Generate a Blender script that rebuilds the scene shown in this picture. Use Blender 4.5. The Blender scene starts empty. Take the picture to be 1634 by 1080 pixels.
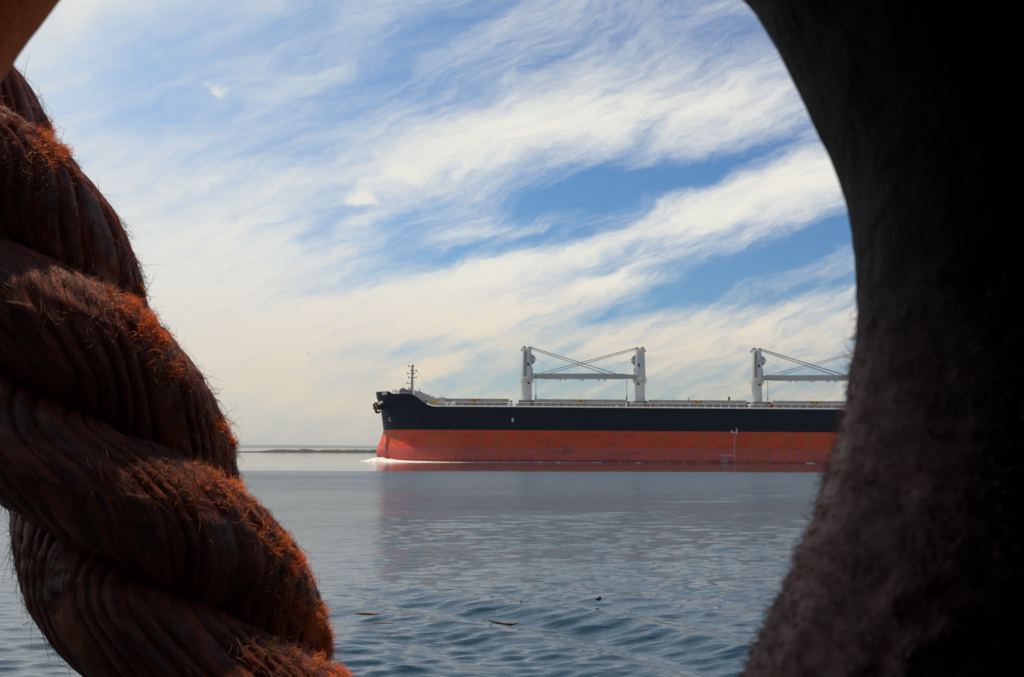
import bpy, math, random
import numpy as np
from mathutils import Vector, Matrix, noise as mnoise
R = math.radians
random.seed(7)
rng = np.random.default_rng(11)
SC = bpy.context.scene
COL = SC.collection

# ------------------------------------------------------------------ camera
F = 2269.0                       # focal length in photo pixels (50 mm on a 36 mm frame)
CAMZ = 3.2
cd = bpy.data.cameras.new("camera"); cam = bpy.data.objects.new("camera", cd); COL.objects.link(cam)
cd.sensor_width = 36; cd.lens = 50; cd.clip_start = 0.02; cd.clip_end = 60000
PITCH, ROLL = math.atan(176 / F), R(0.2)
CAMROT = Matrix.Rotation(R(90) + PITCH, 3, 'X') @ Matrix.Rotation(ROLL, 3, 'Z')
cam.matrix_world = Matrix.Translation((0, 0, CAMZ)) @ CAMROT.to_4x4()
cd.dof.use_dof = True; cd.dof.focus_distance = 2.2; cd.dof.aperture_fstop = 40
SC.camera = cam
def ray(px, py):
    return (CAMROT @ Vector(((px - 817) / F, (540 - py) / F, -1))).normalized()
def at(px, py, Y):
    d = ray(px, py); return Vector((0, 0, CAMZ)) + d * (Y / d.y)

# ------------------------------------------------------------------ render look
SC.view_settings.view_transform = 'Standard'; SC.view_settings.look = 'None'
SC.view_settings.exposure = 0.0; SC.view_settings.gamma = 1.0
SC.cycles.use_denoising = True
SC.cycles.max_bounces = 8; SC.cycles.volume_bounces = 0
SC.cycles.sample_clamp_indirect = 6

# ------------------------------------------------------------------ sun
SUN = Vector((-0.22, 0.09, 0.97)).normalized()
sd = bpy.data.lights.new("sun", 'SUN'); sd.energy = 5.0; sd.angle = R(0.5); sd.color = (1, 0.84, 0.64)
sun = bpy.data.objects.new("sun", sd); COL.objects.link(sun)
sun.rotation_euler = SUN.to_track_quat('Z', 'Y').to_euler()
SUN_EL = math.asin(SUN.z); SUN_AZ = math.atan2(SUN.x, SUN.y)

# ------------------------------------------------------------------ node helpers
class NT:
    def __init__(s, tree): s.t = tree; s.n = tree.nodes; s.l = tree.links
    def add(s, typ, **kw):
        n = s.n.new(typ)
        for k, v in kw.items():
            setattr(n, k, v)
        return n
    def put(s, sock, v):
        if isinstance(v, bpy.types.NodeSocket): s.l.new(v, sock)
        elif v is not None: sock.default_value = v
    def math(s, op, a, b=None, c=None, clamp=False):
        n = s.add('ShaderNodeMath', operation=op, use_clamp=clamp)
        for i, v in enumerate((a, b, c)): s.put(n.inputs[i], v)
        return n.outputs[0]
    def vmath(s, op, a, b=None):
        n = s.add('ShaderNodeVectorMath', operation=op)
        s.put(n.inputs[0], a); s.put(n.inputs[1], b)
        return n.outputs['Value'] if op in ('DOT_PRODUCT', 'LENGTH') else n.outputs[0]
    def mapping(s, v, loc=(0, 0, 0), rot=(0, 0, 0), scale=(1, 1, 1), typ='POINT'):
        n = s.add('ShaderNodeMapping', vector_type=typ)
        s.put(n.inputs['Vector'], v); n.inputs['Location'].default_value = loc
        n.inputs['Rotation'].default_value = rot; n.inputs['Scale'].default_value = scale
        return n.outputs[0]
    def noise(s, v, scale=1, detail=4, rough=0.5, dist=0.0, lac=2.0, dim='3D'):
        n = s.add('ShaderNodeTexNoise', noise_dimensions=dim)
        s.put(n.inputs['Vector'], v); n.inputs['Scale'].default_value = scale; n.inputs['Detail'].default_value = detail
        n.inputs['Roughness'].default_value = rough; n.inputs['Distortion'].default_value = dist
        n.inputs['Lacunarity'].default_value = lac
        return n.outputs['Fac']
    def mix(s, f, a, b, blend='MIX'):
        n = s.add('ShaderNodeMix', data_type='RGBA', blend_type=blend)
        s.put(n.inputs[0], f)
        for i, v in ((6, a), (7, b)):
            s.put(n.inputs[i], (*v, 1) if isinstance(v, tuple) and len(v) == 3 else v)
        return n.outputs[2]
    def ss(s, x, lo, hi, a=0.0, b=1.0):
        n = s.add('ShaderNodeMapRange', interpolation_type='SMOOTHSTEP')
        for i, v in enumerate((x, lo, hi, a, b)): s.put(n.inputs[i], v)
        return n.outputs[0]
    def lin(s, x, lo, hi, a=0.0, b=1.0):
        n = s.add('ShaderNodeMapRange', clamp=True)
        for i, v in enumerate((x, lo, hi, a, b)): s.put(n.inputs[i], v)
        return n.outputs[0]
    def sep(s, v):
        n = s.add('ShaderNodeSeparateXYZ'); s.put(n.inputs[0], v); return n.outputs
    def comb(s, x, y, z=0.0):
        n = s.add('ShaderNodeCombineXYZ')
        for i, v in enumerate((x, y, z)): s.put(n.inputs[i], v)
        return n.outputs[0]

# ------------------------------------------------------------------ world: sky with thin high cloud
W = bpy.data.worlds.new("World"); SC.world = W; W.use_nodes = True
def build_world():
    t = NT(W.node_tree); t.n.clear()
    out = t.add('ShaderNodeOutputWorld'); bg = t.add('ShaderNodeBackground'); bg.inputs['Strength'].default_value = 0.1
    t.l.new(bg.outputs[0], out.inputs[0])
    sky = t.add('ShaderNodeTexSky', sky_type='NISHITA', sun_disc=False)
    sky.sun_elevation = SUN_EL; sky.sun_rotation = SUN_AZ; sky.air_density = 1.0; sky.dust_density = 0.6; sky.ozone_density = 2.0
    D = t.vmath('NORMALIZE', t.add('ShaderNodeTexCoord').outputs['Generated'])
    x, y, z = t.sep(D)
    az = t.math('ARCTAN2', x, y); el = t.math('ARCSINE', z)
    P = t.comb(az, el, 0.0)
    # soft warp of the sky coordinates (units: radians)
    wn = t.add('ShaderNodeTexNoise'); t.put(wn.inputs['Vector'], t.mapping(P, scale=(1, 2.0, 1)))
    wn.inputs['Scale'].default_value = 9; wn.inputs['Detail'].default_value = 5; wn.inputs['Roughness'].default_value = .6
    w = t.vmath('SUBTRACT', wn.outputs['Color'], (0.5, 0.5, 0.5))
    PW = t.vmath('ADD', P, t.vmath('MULTIPLY', w, (0.075, 0.03, 0.0)))
    # cirrus fibres: noise drawn out along the wind
    wf = t.add('ShaderNodeTexNoise'); t.put(wf.inputs['Vector'], P); wf.inputs['Scale'].default_value = 70; wf.inputs['Detail'].default_value = 5; wf.inputs['Roughness'].default_value = .65
    PF = t.vmath('ADD', PW, t.vmath('MULTIPLY', t.vmath('SUBTRACT', wf.outputs['Color'], (.5, .5, .5)), (.016, .012, 0)))
    f1 = t.noise(t.mapping(PW, rot=(0, 0, R(20)), scale=(1 / 5.0, 1 / 30, 1), typ='TEXTURE'), 1.0, 9, .62, .6)
    f2 = t.noise(t.mapping(PW, rot=(0, 0, R(29)), scale=(1 / 14, 1 / 90, 1), typ='TEXTURE'), 1.0, 8, .66, .35)
    f3 = t.noise(t.mapping(PW, rot=(0, 0, R(8)), scale=(1 / 9, 1 / 17, 1), typ='TEXTURE'), 1.0, 10, .64, .4)
    f4 = t.noise(t.mapping(PF, rot=(0, 0, R(17)), scale=(1 / 26, 1 / 130, 1), typ='TEXTURE'), 1.0, 8, .7, .25)
    # bands and gaps: (px, py, half length, half width, angle, amount)
    spots = SKY_SPOTS
    acc = None
    for (cx, cy, hl, hw, ang, amp) in spots:
        c = ray(cx, cy); ca, ce = math.atan2(c.x, c.y), math.asin(c.z)
        m = t.mapping(PF if hl < 60 else PW, (ca, ce, 0), (0, 0, R(ang)), (hl / F, hw / F, 1), 'TEXTURE')
        g = t.math('POWER', 0.3679, t.vmath('DOT_PRODUCT', m, m))
        acc = t.math('MULTIPLY_ADD', g, amp * .8 if amp < -.4 else amp, acc if acc is not None else 0.0)
    leftness = t.lin(az, -0.36, 0.02, 1.0, 0.0)
    base = t.math('MULTIPLY_ADD', leftness, 0.26, 0.49)
    ahead = t.ss(y, -.25, .45)
    high = t.ss(el, .36, .75, 1.0, .22)
    d = t.math('ADD', base, acc)
    fib = t.math('MULTIPLY', t.math('SUBTRACT', f1, .5), 1.7)
    for f, k in ((f2, 1.35), (f3, .9), (f4, .9)): fib = t.math('MULTIPLY_ADD', t.math('SUBTRACT', f, .5), k, fib)
    d = t.math('MULTIPLY_ADD', fib, t.math('MULTIPLY', t.math('MULTIPLY_ADD', leftness, -.45, 1.0), t.lin(el, .14, .30, 1.0, .6)), d)
    dens = t.math('MULTIPLY', t.math('MULTIPLY', t.ss(d, -0.12, 1.35, 0.0, 1.0), high), t.math('MULTIPLY_ADD', ahead, .4, .6))
    lo = t.ss(el, 0.02, 0.15)
    ccol = t.mix(lo, (8.1, 6.7, 4.9), (8.3, 8.15, 7.5))
    ccol = t.mix(t.math('MULTIPLY', leftness, 0.6), ccol, (6.9, 7.2, 7.2))
    gap = t.mix(1.0, sky.outputs[0], SKY_TINT, 'MULTIPLY')
    rt = t.lin(az, -.02, .22, 1.0, .74); gap = t.mix(1.0, gap, t.comb(rt, t.math('POWER', rt, .85), t.math('POWER', rt, .55)), 'MULTIPLY')
    gap = t.mix(t.ss(el, .36, .8), gap, t.mix(1.0, gap, (.42, .48, .55), 'MULTIPLY'))
    gap = t.mix(t.math('MULTIPLY', t.math('MULTIPLY', leftness, 0.9), high), gap, (4.4, 6.1, 8.4))
    col = t.mix(dens, gap, ccol)
    hz = t.math('POWER', 0.3679, t.math('DIVIDE', t.math('ABSOLUTE', el), 0.040))
    hz = t.math('MULTIPLY', hz, t.lin(az, -0.25, 0.05, 0.9, 0.5))
    col = t.mix(hz, col, t.mix(t.lin(az, -.2, .12), (5.7, 5.4, 4.5), (7.2, 6.0, 4.4)))
    t.put(bg.inputs['Color'], col)
SKY_TINT = (0.48, 0.78, 1.03)
SKY_SPOTS = [
    (1010, 292, 190, 26, 9, -0.95), (880, 320, 110, 22, 12, -0.5), (1180, 255, 150, 22, 14, -0.6),
    (760, 405, 190, 20, 13, -0.6), (930, 372, 90, 16, 16, -0.55), (1200, 415, 170, 26, 17, -0.95), (1330, 370, 90, 22, 18, -0.8),
    (1000, 495, 130, 12, 10, -0.5), (1300, 450, 90, 12, 12, -0.5),
    (640, 90, 170, 45, 35, -0.5), (700, 140, 150, 40, 25, -0.45), (500, 245, 60, 25, 10, -0.45), (480, 60, 140, 60, 30, -0.35),
    (230, 130, 120, 70, -10, -0.35), (560, 330, 60, 45, 10, -0.4), (640, 390, 70, 35, 20, -0.45), (1130, 60, 160, 45, 20, -0.35),
    (1050, 345, 330, 32, 19, 0.48), (1280, 305, 200, 34, 15, 0.5), (760, 440, 200, 26, 13, 0.55),
    (900, 200, 300, 50, 14, 0.4), (1200, 170, 160, 45, 12, 0.45), (720, 250, 200, 40, 15, 0.35), (1000, 120, 330, 40, 22, 0.25),
    (1150, 540, 260, 45, 4, 0.6), (800, 500, 260, 36, 9, 0.5), (980, 450, 60, 15, 5, 0.5),
    (577, 313, 20, 11, 5, .8), (630, 268, 22, 10, -15, .7), (575, 355, 44, 36, 80, 0.5), (340, 143, 14, 5, -12, 0.6), (950, 452, 38, 14, 8, .5),
    (250, 420, 260, 170, 0, 0.45), (420, 560, 330, 90, 5, 0.45), (130, 20, 70, 35, 30, 0.5), (200, 200, 160, 60, 0, -0.3), (380, 300, 120, 30, 10, -0.25), (300, 60, 120, 40, 20, -0.25), (450, 130, 100, 25, 15, 0.25),
    (690, 600, 50, 18, 3, 0.6), (560, 640, 120, 18, 2, 0.2), (760, 610, 120, 16, 4, -0.5), (640, 560, 130, 16, 8, -0.3),
    (1260, 592, 110, 10, 4, -0.5), (880, 600, 70, 30, 8, -0.25),
]
build_world()

# ------------------------------------------------------------------ materials
def mat(name, fn=None, color=(.5, .5, .5), rough=.5, metal=0.0, spec=.5):
    m = bpy.data.materials.new(name); m.use_nodes = True
    t = NT(m.node_tree); b = t.n['Principled BSDF']
    b.inputs['Base Color'].default_value = (*color, 1); b.inputs['Roughness'].default_value = rough
    b.inputs['Metallic'].default_value = metal; b.inputs['Specular IOR Level'].default_value = spec
    if fn: fn(t, b)
    return m
def bump(t, b, h, strength, dist):
    n = t.add('ShaderNodeBump'); n.inputs['Strength'].default_value = strength; n.inputs['Distance'].default_value = dist
    t.put(n.inputs['Height'], h); t.l.new(n.outputs[0], b.inputs['Normal']); return n
def painted(c, var=.18, scale=.6, streak=True, rust=0.0):
    def fn(t, b):
        o = t.add('ShaderNodeTexCoord').outputs['Object']
        n1 = t.noise(o, scale, 6, .6)
        n2 = t.noise(t.mapping(o, scale=(3, 3, .25)), scale, 5, .6) if streak else n1
        k = t.math('MULTIPLY_ADD', t.math('ADD', n1, n2), var * 2, 1 - var * 2)
        col = t.mix(1.0, c, t.comb(k, k, k), 'MULTIPLY')
        if rust:
            r = t.ss(t.noise(t.mapping(o, scale=(2.5, 2.5, .2)), 1.2, 6, .65), .6, .72, 0, rust)
            col = t.mix(r, col, (.22, .08, .03))
        t.put(b.inputs['Base Color'], col)
    return fn
M = {}
M['crane'] = mat('crane_paint', painted((.60, .60, .55), .12, .5, rust=.25), rough=.45)
M['jib'] = mat('jib_paint', painted((.36, .375, .36), .12, .5), rough=.5)
M['hatch'] = mat('hatch_paint', painted((.43, .455, .43), .16, .5, rust=.4), rough=.55)
M['coaming'] = mat('coaming_paint', painted((.29, .305, .29), .2, .5, rust=.5), rough=.6)
M['white'] = mat('white_paint', painted((.74, .74, .72), .12, .8, rust=.2), rough=.5)
M['rail'] = mat('rail_paint', painted((.62, .62, .6), .1, .8), rough=.5)
M['darkgrey'] = mat('dark_steel', painted((.05, .055, .06), .25, 1.0), rough=.5)
M['wire'] = mat('wire_rope', None, (.06, .06, .06), .6)
M['glass'] = mat('window_glass', None, (.02, .025, .03), .08)
M['yellow'] = mat('hazard_paint', None, (.65, .42, .03), .5)
def hazard(t, b):
    o = t.sep(t.add('ShaderNodeTexCoord').outputs['Object'])
    s = t.math('FRACT', t.math('MULTIPLY', t.math('ADD', o[0], o[2]), .9))
    t.put(b.inputs['Base Color'], t.mix(t.math('GREATER_THAN', s, .6), (.7, .47, .03), (.05, .045, .03)))
M['hazard'] = mat('hazard_stripes', hazard, rough=.5)
M['red'] = mat('red_paint', None, (.5, .05, .04), .5)
M['deck'] = mat('deck_paint', painted((.16, .07, .05), .25, .4, False), rough=.7)
M['anchor'] = mat('anchor_rust', painted((.15, .055, .03), .35, 1.5, False), rough=.8)
M['drum'] = mat('winch_paint', painted((.19, .19, .22), .2, 1.0), rough=.5)

def hull_fn(t, b):
    o = t.add('ShaderNodeTexCoord').outputs['Object']; x, y, z = t.sep(o)
    wob = t.math('MULTIPLY', t.math('SUBTRACT', t.noise(o, .35, 5, .6), .5), .35)
    fine = t.noise(t.mapping(o, scale=(1.6, .4, .09)), 1.0, 6, .6)       # vertical streaks
    blot = t.noise(t.mapping(o, scale=(.22, .22, .5)), 1.0, 7, .65)
    # navy topsides
    navy = t.mix(t.ss(fine, .45, .8, 0, .5), (.006, .013, .022), (.014, .024, .034))
    navy = t.mix(t.ss(t.noise(t.mapping(o, scale=(.7, .3, .05)), 1, 7, .7), .62, .75, 0, .3), navy, (.06, .065, .065))
    # upper red and the paler, scrubbed band near the water
    red = t.mix(t.ss(blot, .3, .72), (.92, .070, .012), (.74, .052, .013))
    red = t.mix(t.ss(fine, .5, .8, 0, .6), red, (.50, .085, .03))
    pink = t.mix(t.ss(blot, .35, .65), (.78, .11, .085), (.60, .10, .085))
    pink = t.mix(t.ss(t.noise(t.mapping(o, scale=(.12, .2, 1.3)), 1, 6, .6), .5, .7, 0, .7), pink, (.42, .05, .05))
    f = t.ss(t.math('ADD', z, wob), 3.35, 3.6)
    low = t.mix(f, pink, red)
    low = t.mix(t.ss(t.math('ADD', z, t.math('MULTIPLY', wob, 2.0)), .35, 1.0, .85, 0), low, (.25, .03, .022))
    # rust runs and scrapes
    rn = t.noise(t.mapping(o, scale=(.42, .3, .03)), 1, 3, .5)
    rust = t.math('MULTIPLY', t.ss(rn, .47, .55), t.ss(t.noise(t.mapping(o, scale=(2.4, 1, .35)), 1, 5, .7), .42, .62))
    low = t.mix(t.math('MULTIPLY', rust, .95), low, (.60, .13, .010))
    scr = t.math('MULTIPLY', t.ss(t.noise(t.mapping(o, scale=(.5, .4, 3.5)), 1, 6, .75), .61, .68), t.ss(t.noise(o, .12, 3, .5), .42, .56))
    low = t.mix(t.math('MULTIPLY', scr, .85), low, (.5, .38, .33))
    dk = t.math('MULTIPLY', t.ss(t.noise(t.mapping(o, scale=(.13, .1, .35)), 1, 5, .65), .60, .72), .7)
    low = t.mix(dk, low, (.13, .05, .045))
    sx_ = t.math('ABSOLUTE', t.math('SUBTRACT', t.math('FRACT', t.math('DIVIDE', x, 8.2)), .5)); sz_ = t.math('ABSOLUTE', t.math('SUBTRACT', t.math('FRACT', t.math('DIVIDE', z, 2.45)), .5))
    seam = t.math('MAXIMUM', t.ss(sx_, .008, .002), t.ss(sz_, .03, .01))      # weld seams between plates
    low = t.mix(t.math('MULTIPLY', seam, .3), low, (.2, .05, .03))
    edge = t.math('ADD', z, t.math('MULTIPLY', t.math('SUBTRACT', t.noise(t.mapping(o, scale=(1.5, 1, .3)), 1, 5, .7), .5), .22))
    col = t.mix(t.ss(edge, 7.42, 7.52), low, navy)
    t.put(b.inputs['Base Color'], col)
    t.put(b.inputs['Roughness'], t.lin(blot, .3, .7, .4, .6)); t.put(b.inputs['Specular IOR Level'], t.lin(edge, 7.42, 7.52, .3, .12))
    pl = t.noise(t.mapping(o, scale=(.35, .35, .5)), 1, 3, .5)
    bump(t, b, pl, .35, .12)
M['hull'] = mat('hull_paint', hull_fn)
M['navy'] = mat('navy_paint', painted((.02, .026, .032), .3, .6), rough=.45)

# ------------------------------------------------------------------ mesh helpers
class MB:
    def __init__(s): s.v = []; s.f = []
    def add(s, vs, fs):
        o = len(s.v); s.v += [tuple(v) for v in vs]; s.f += [tuple(i + o for i in f) for f in fs]; return s
    def box(s, lo, hi, M4=None):
        x0, y0, z0 = lo; x1, y1, z1 = hi
        vs = [(x0, y0, z0), (x1, y0, z0), (x1, y1, z0), (x0, y1, z0), (x0, y0, z1), (x1, y0, z1), (x1, y1, z1), (x0, y1, z1)]
        if M4: vs = [M4 @ Vector(v) for v in vs]
        return s.add(vs, [(0, 3, 2, 1), (4, 5, 6, 7), (0, 1, 5, 4), (1, 2, 6, 5), (2, 3, 7, 6), (3, 0, 4, 7)])
    def tube(s, pts, rad, n=8, caps=True):
        pts = [Vector(p) for p in pts]; k = len(pts)
        if not hasattr(rad, '__len__'): rad = [rad] * k
        vs = []; fs = []
        up = None
        for i, p in enumerate(pts):
            d = (pts[min(i + 1, k - 1)] - pts[max(i - 1, 0)]).normalized()
            if up is None: up = Vector((0, 0, 1)) if abs(d.z) < .9 else Vector((1, 0, 0))
            a = d.cross(up).normalized(); b = a.cross(d).normalized(); up = b
            for j in range(n):
                q = 2 * math.pi * j / n
                vs.append(p + (a * math.cos(q) + b * math.sin(q)) * rad[i])
        for i in range(k - 1):
            for j in range(n):
                fs.append((i * n + j, i * n + (j + 1) % n, (i + 1) * n + (j + 1) % n, (i + 1) * n + j))
        if caps: fs += [tuple(range(n))[::-1], tuple((k - 1) * n + j for j in range(n))]
        return s.add(vs, fs)
    def prism(s, poly, axis, a, b):
        # polygon in the two other axes, extruded along axis from a to b
        def pt(u, v, w): return {'x': (w, u, v), 'y': (u, w, v), 'z': (u, v, w)}[axis]
        n = len(poly)
        vs = [pt(u, v, a) for u, v in poly] + [pt(u, v, b) for u, v in poly]
        return s.add(vs, [tuple(range(n)), tuple(range(n, 2 * n))[::-1]] + [(i, n + i, n + (i + 1) % n, (i + 1) % n) for i in range(n)])
    def loft(s, rings, caps=True):
        n = len(rings[0]); vs = [p for r in rings for p in r]; fs = []
        for i in range(len(rings) - 1):
            for j in range(n):
                fs.append((i * n + j, i * n + (j + 1) % n, (i + 1) * n + (j + 1) % n, (i + 1) * n + j))
        if caps: fs += [tuple(range(n))[::-1], tuple((len(rings) - 1) * n + j for j in range(n))]
        return s.add(vs, fs)
    def build(s, name, material, parent=None, smooth=None, loc=(0, 0, 0), bevel=0):
        me = bpy.data.meshes.new(name); me.from_pydata(s.v, [], s.f); me.update()
        import bmesh
        bm = bmesh.new(); bm.from_mesh(me); bmesh.ops.recalc_face_normals(bm, faces=bm.faces)
        if bevel:
            bmesh.ops.bevel(bm, geom=bm.edges[:], offset=bevel, segments=2, affect='EDGES', clamp_overlap=True)
        bm.to_mesh(me); bm.free()
        me.materials.append(material)
        o = bpy.data.objects.new(name, me); COL.objects.link(o); o.location = loc
        if smooth is not None:
            me.shade_smooth()
            me.set_sharp_from_angle(angle=R(smooth))
        if parent: o.parent = parent
        return o
def grid_mesh(name, V, nu, nv, material, closed_v=False, uv=None, parent=None):
    """V: (nu*nv,3) array, quads between neighbours."""
    me = bpy.data.meshes.new(name)
    i = np.arange(nu - 1)[:, None]; jn = nv if closed_v else nv - 1
    j = np.arange(jn)[None, :]; j2 = (j + 1) % nv
    q = np.stack([i * nv + j, (i + 1) * nv + j, (i + 1) * nv + j2, i * nv + j2], -1).reshape(-1, 4)
    return raw_mesh(name, V, q, material, uv, parent)
def raw_mesh(name, V, q, material, uv=None, parent=None, smooth=True):
    me = bpy.data.meshes.new(name); k = q.shape[1]
    me.vertices.add(len(V)); me.vertices.foreach_set('co', np.asarray(V, np.float32).ravel())
    me.loops.add(q.size); me.loops.foreach_set('vertex_index', q.astype(np.int32).ravel())
    me.polygons.add(len(q)); me.polygons.foreach_set('loop_start', np.arange(0, q.size, k, dtype=np.int32))
    me.polygons.foreach_set('loop_total', np.full(len(q), k, np.int32))
    me.update(calc_edges=True); me.validate()
    if uv is not None:
        l = me.uv_layers.new(name='UVMap'); idx = np.empty(len(me.loops), np.int32); me.loops.foreach_get('vertex_index', idx)
        l.data.foreach_set('uv', np.asarray(uv, np.float32)[idx].ravel())
    if smooth: me.shade_smooth()
    me.materials.append(material)
    o = bpy.data.objects.new(name, me); COL.objects.link(o)
    if parent: o.parent = parent
    return o
def tag(o, label=None, cat=None, group=None, kind=None):
    for k, v in (('label', label), ('category', cat), ('group', group), ('kind', kind)):
        if v: o[k] = v
    return o
def empty(name, loc=(0, 0, 0), parent=None):
    o = bpy.data.objects.new(name, None); COL.objects.link(o); o.location = loc; o.empty_display_size = .2
    if parent: o.parent = parent
    return o
def copy_tree(o, parent=None):
    c = o.copy(); COL.objects.link(c)
    if parent: c.parent = parent
    for ch in [k for k in bpy.data.objects if k.parent == o]: copy_tree(ch, c)
    return c
def text_mesh(s, size, thick=.02):
    cu = bpy.data.curves.new('t', 'FONT'); cu.body = s; cu.size = size; cu.extrude = thick; cu.align_x = 'CENTER'
    ob = bpy.data.objects.new('t', cu); COL.objects.link(ob); bpy.context.view_layer.update()
    me = bpy.data.meshes.new_from_object(ob.evaluated_get(bpy.context.evaluated_depsgraph_get()))
    bpy.data.objects.remove(ob); return me

# ------------------------------------------------------------------ water
def water_fn(t, b):
    o = t.add('ShaderNodeTexCoord').outputs['Object']; x, y, z = t.sep(o)
    b.inputs['Base Color'].default_value = (.004, .026, .042, 1); b.inputs['IOR'].default_value = 1.333
    r1 = t.noise(t.mapping(o, rot=(0, 0, R(-12)), scale=(1.5, 3.6, 1)), 1.0, 5, .6, .3)
    r2 = t.noise(t.mapping(o, rot=(0, 0, R(15)), scale=(.35, .8, 1)), 1.0, 4, .55, .2)
    r0 = t.noise(t.mapping(o, rot=(0, 0, R(8)), scale=(4.2, 8.5, 1)), 1.0, 4, .6, .3)
    patch = t.noise(t.mapping(o, scale=(.012, .03, 1)), 1.0, 5, .55)
    calm = t.ss(t.math('MULTIPLY_ADD', t.math('SUBTRACT', patch, .5), 30, y), 196, 206, 1.0, 0.10)
    h = t.math('ADD', t.math('MULTIPLY', r1, .078), t.math('MULTIPLY', r2, .05))
    h = t.math('MULTIPLY_ADD', r0, .028, h)
    h = t.math('MULTIPLY', h, t.math('MULTIPLY', t.lin(y, 18, 75, .3, 1.0), t.lin(y, 60, 140, 1.0, 1.9)))
    h = t.math('MULTIPLY', h, t.math('MULTIPLY', calm, t.lin(patch, .3, .7, .6, 1.25)))
    bump(t, b, h, 1.0, 1.0)
    t.put(b.inputs['Roughness'], t.math('MULTIPLY_ADD', t.math('MULTIPLY', t.lin(y, 25, 150, 0.0, .19), t.lin(calm, .1, 1.0, .25, 1.0)), t.lin(patch, .3, .7, .8, 1.2), .012))
M['water'] = mat('sea_water', water_fn)
def build_water():
    ys = [1.0]
    while ys[-1] < 29000: ys.append(ys[-1] + max(.05, ys[-1] * .0042))
    ys = np.array(ys); nc = 520
    c = np.linspace(-1, 1, nc)
    X = c[None, :] * (ys[:, None] * .62 + 7); Y = np.repeat(ys[:, None], nc, 1)
    sp = np.maximum(ys * .0042, .05)[:, None] + 0 * X
    Z = np.zeros_like(X)
    lams = np.concatenate([np.geomspace(.32, 3.2, 56), np.geomspace(3.5, 16, 14)])
    wind = R(-78)                                           # mostly travelling toward the viewer
    for lam in lams:
        th = wind + rng.normal(0, .55 if lam < 3 else .4); k = 2 * math.pi / lam
        amp = (.0041 * lam ** .45 * min(1, (.75 / lam) ** 1.15)) * rng.uniform(.6, 1.3) if lam < 3.4 else .0016 * lam ** .6 * rng.uniform(.5, 1.2)
        fade = np.clip((lam / sp - 2.4) / 3.0, 0, 1)
        ph = k * (X * math.cos(th) + Y * math.sin(th)) + rng.uniform(0, 6.28)
        Z += amp * fade * (np.sin(ph) + .22 * np.sin(2 * ph + .4))
    # gusts: patches of stronger and weaker ripple
    g = .75 + .35 * np.sin(X * .11 + Y * .05 + 1) * np.sin(Y * .083 - X * .031) + .2 * np.sin(X * .31 - Y * .17)
    Z *= g
    # spreading wake of the viewer's own vessel: a few long ridges running off to the lower right
    a, b_ = at(640, 925, 1), at(1290, 1075, 1)
    def ground(px, py):
        d = ray(px, py); s = -CAMZ / d.z; return Vector((d.x * s, d.y * s))
    p0, p1 = ground(640, 940), ground(1250, 1062)
    dv = (p1 - p0).normalized(); nv = Vector((-dv.y, dv.x))
    q = (X - p0.x) * nv.x + (Y - p0.y) * nv.y; l = (X - p0.x) * dv.x + (Y - p0.y) * dv.y
    env = np.exp(-((q + .3) / 3.2) ** 2) * (1 / (1 + np.exp(-(l - 1.0) / 1.2)))
    Z += .11 * env * np.sin(2 * math.pi * q / 3.0 + .5 * np.sin(l * .6)) + .012 * env * np.sin(2 * math.pi * q / .8 + l)
    Z *= np.clip(1 - (Y - 150) / 50, .15, 1)
    Z[-1] = 0; Z[0] = 0
    # outermost columns and first row run out to the far edge of the sheet
    X[:, 0] = -29000; X[:, -1] = 29000; Z[:, 0] = 0; Z[:, -1] = 0
    Y[0] = -3000
    V = np.stack([X, Y, Z], -1).reshape(-1, 3)
    o = grid_mesh('water', V, len(ys), nc, M['water']); tag(o, kind='structure')
    o.data.flip_normals() if o.data.polygons[0].normal.z < 0 else None
build_water()

# ------------------------------------------------------------------ far shore
def land_fn(c1, c2, s):
    def fn(t, b):
        o = t.add('ShaderNodeTexCoord').outputs['Object']
        t.put(b.inputs['Base Color'], t.mix(t.ss(t.noise(o, s, 7, .65), .35, .65), c1, c2)); b.inputs['Roughness'].default_value = .9
    return fn
M['hill'] = mat('hill_woods', land_fn((.04, .06, .035), (.07, .085, .045), .02))
M['bank'] = mat('bank_scrub', land_fn((.025, .03, .026), (.05, .05, .04), .5))
def ridge(name, Y, depth, x0, x1, n, hfun, material):
    xs = np.linspace(x0, x1, n); m = 9; V = []
    for x in xs:
        h = hfun(x)
        for j in range(m):
            s = j / (m - 1); prof = math.sin(math.pi * min(1, max(0, s))) ** .6
            V.append((x, Y + (s - .5) * depth, -.6 + (h + .6) * prof * (1 + .12 * mnoise.noise((x * .15, s * 7, Y)))))
    return tag(grid_mesh(name, np.array(V), n, m, material), kind='structure')
ridge('hills', 25000, 4500, -17000, 17000, 900,
      lambda x: max(3, 50 + 11 * mnoise.noise((x * .00033, 3, 0)) + 6 * mnoise.noise((x * .0018, 1, 0)) + 4 * mnoise.noise((x * .009, 1, 5)) - max(0, (-x - 4300) * .014)), M['hill'])
def spit_h(x):
    k = max(0, min(1, (x + 178) / 8))
    return (.9 + 1.25 * k) + (.3 + .5 * k) * (mnoise.noise((x * .12, 7, 0)) + .6 * mnoise.noise((x * .5, 2, 4))) + k * .5 * max(0, mnoise.noise((x * .35, 9, 1)))
ridge('low_shore', 1010, 26, -520, 560, 2400, spit_h, M['bank'])
mm = MB(); mp = at(456, 711, 24500)
mm.tube([(0, 0, -8), (0, 0, 78)], [4.0, 1.6], 6)
for z in (42, 60, 72): mm.box((-5, -2, z), (5, 2, z + 2))
tag(mm.build('radio_mast', M['darkgrey'], loc=(mp.x, 24500, 28)), 'faint thin mast standing on the hazy far shore', 'mast')

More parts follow.
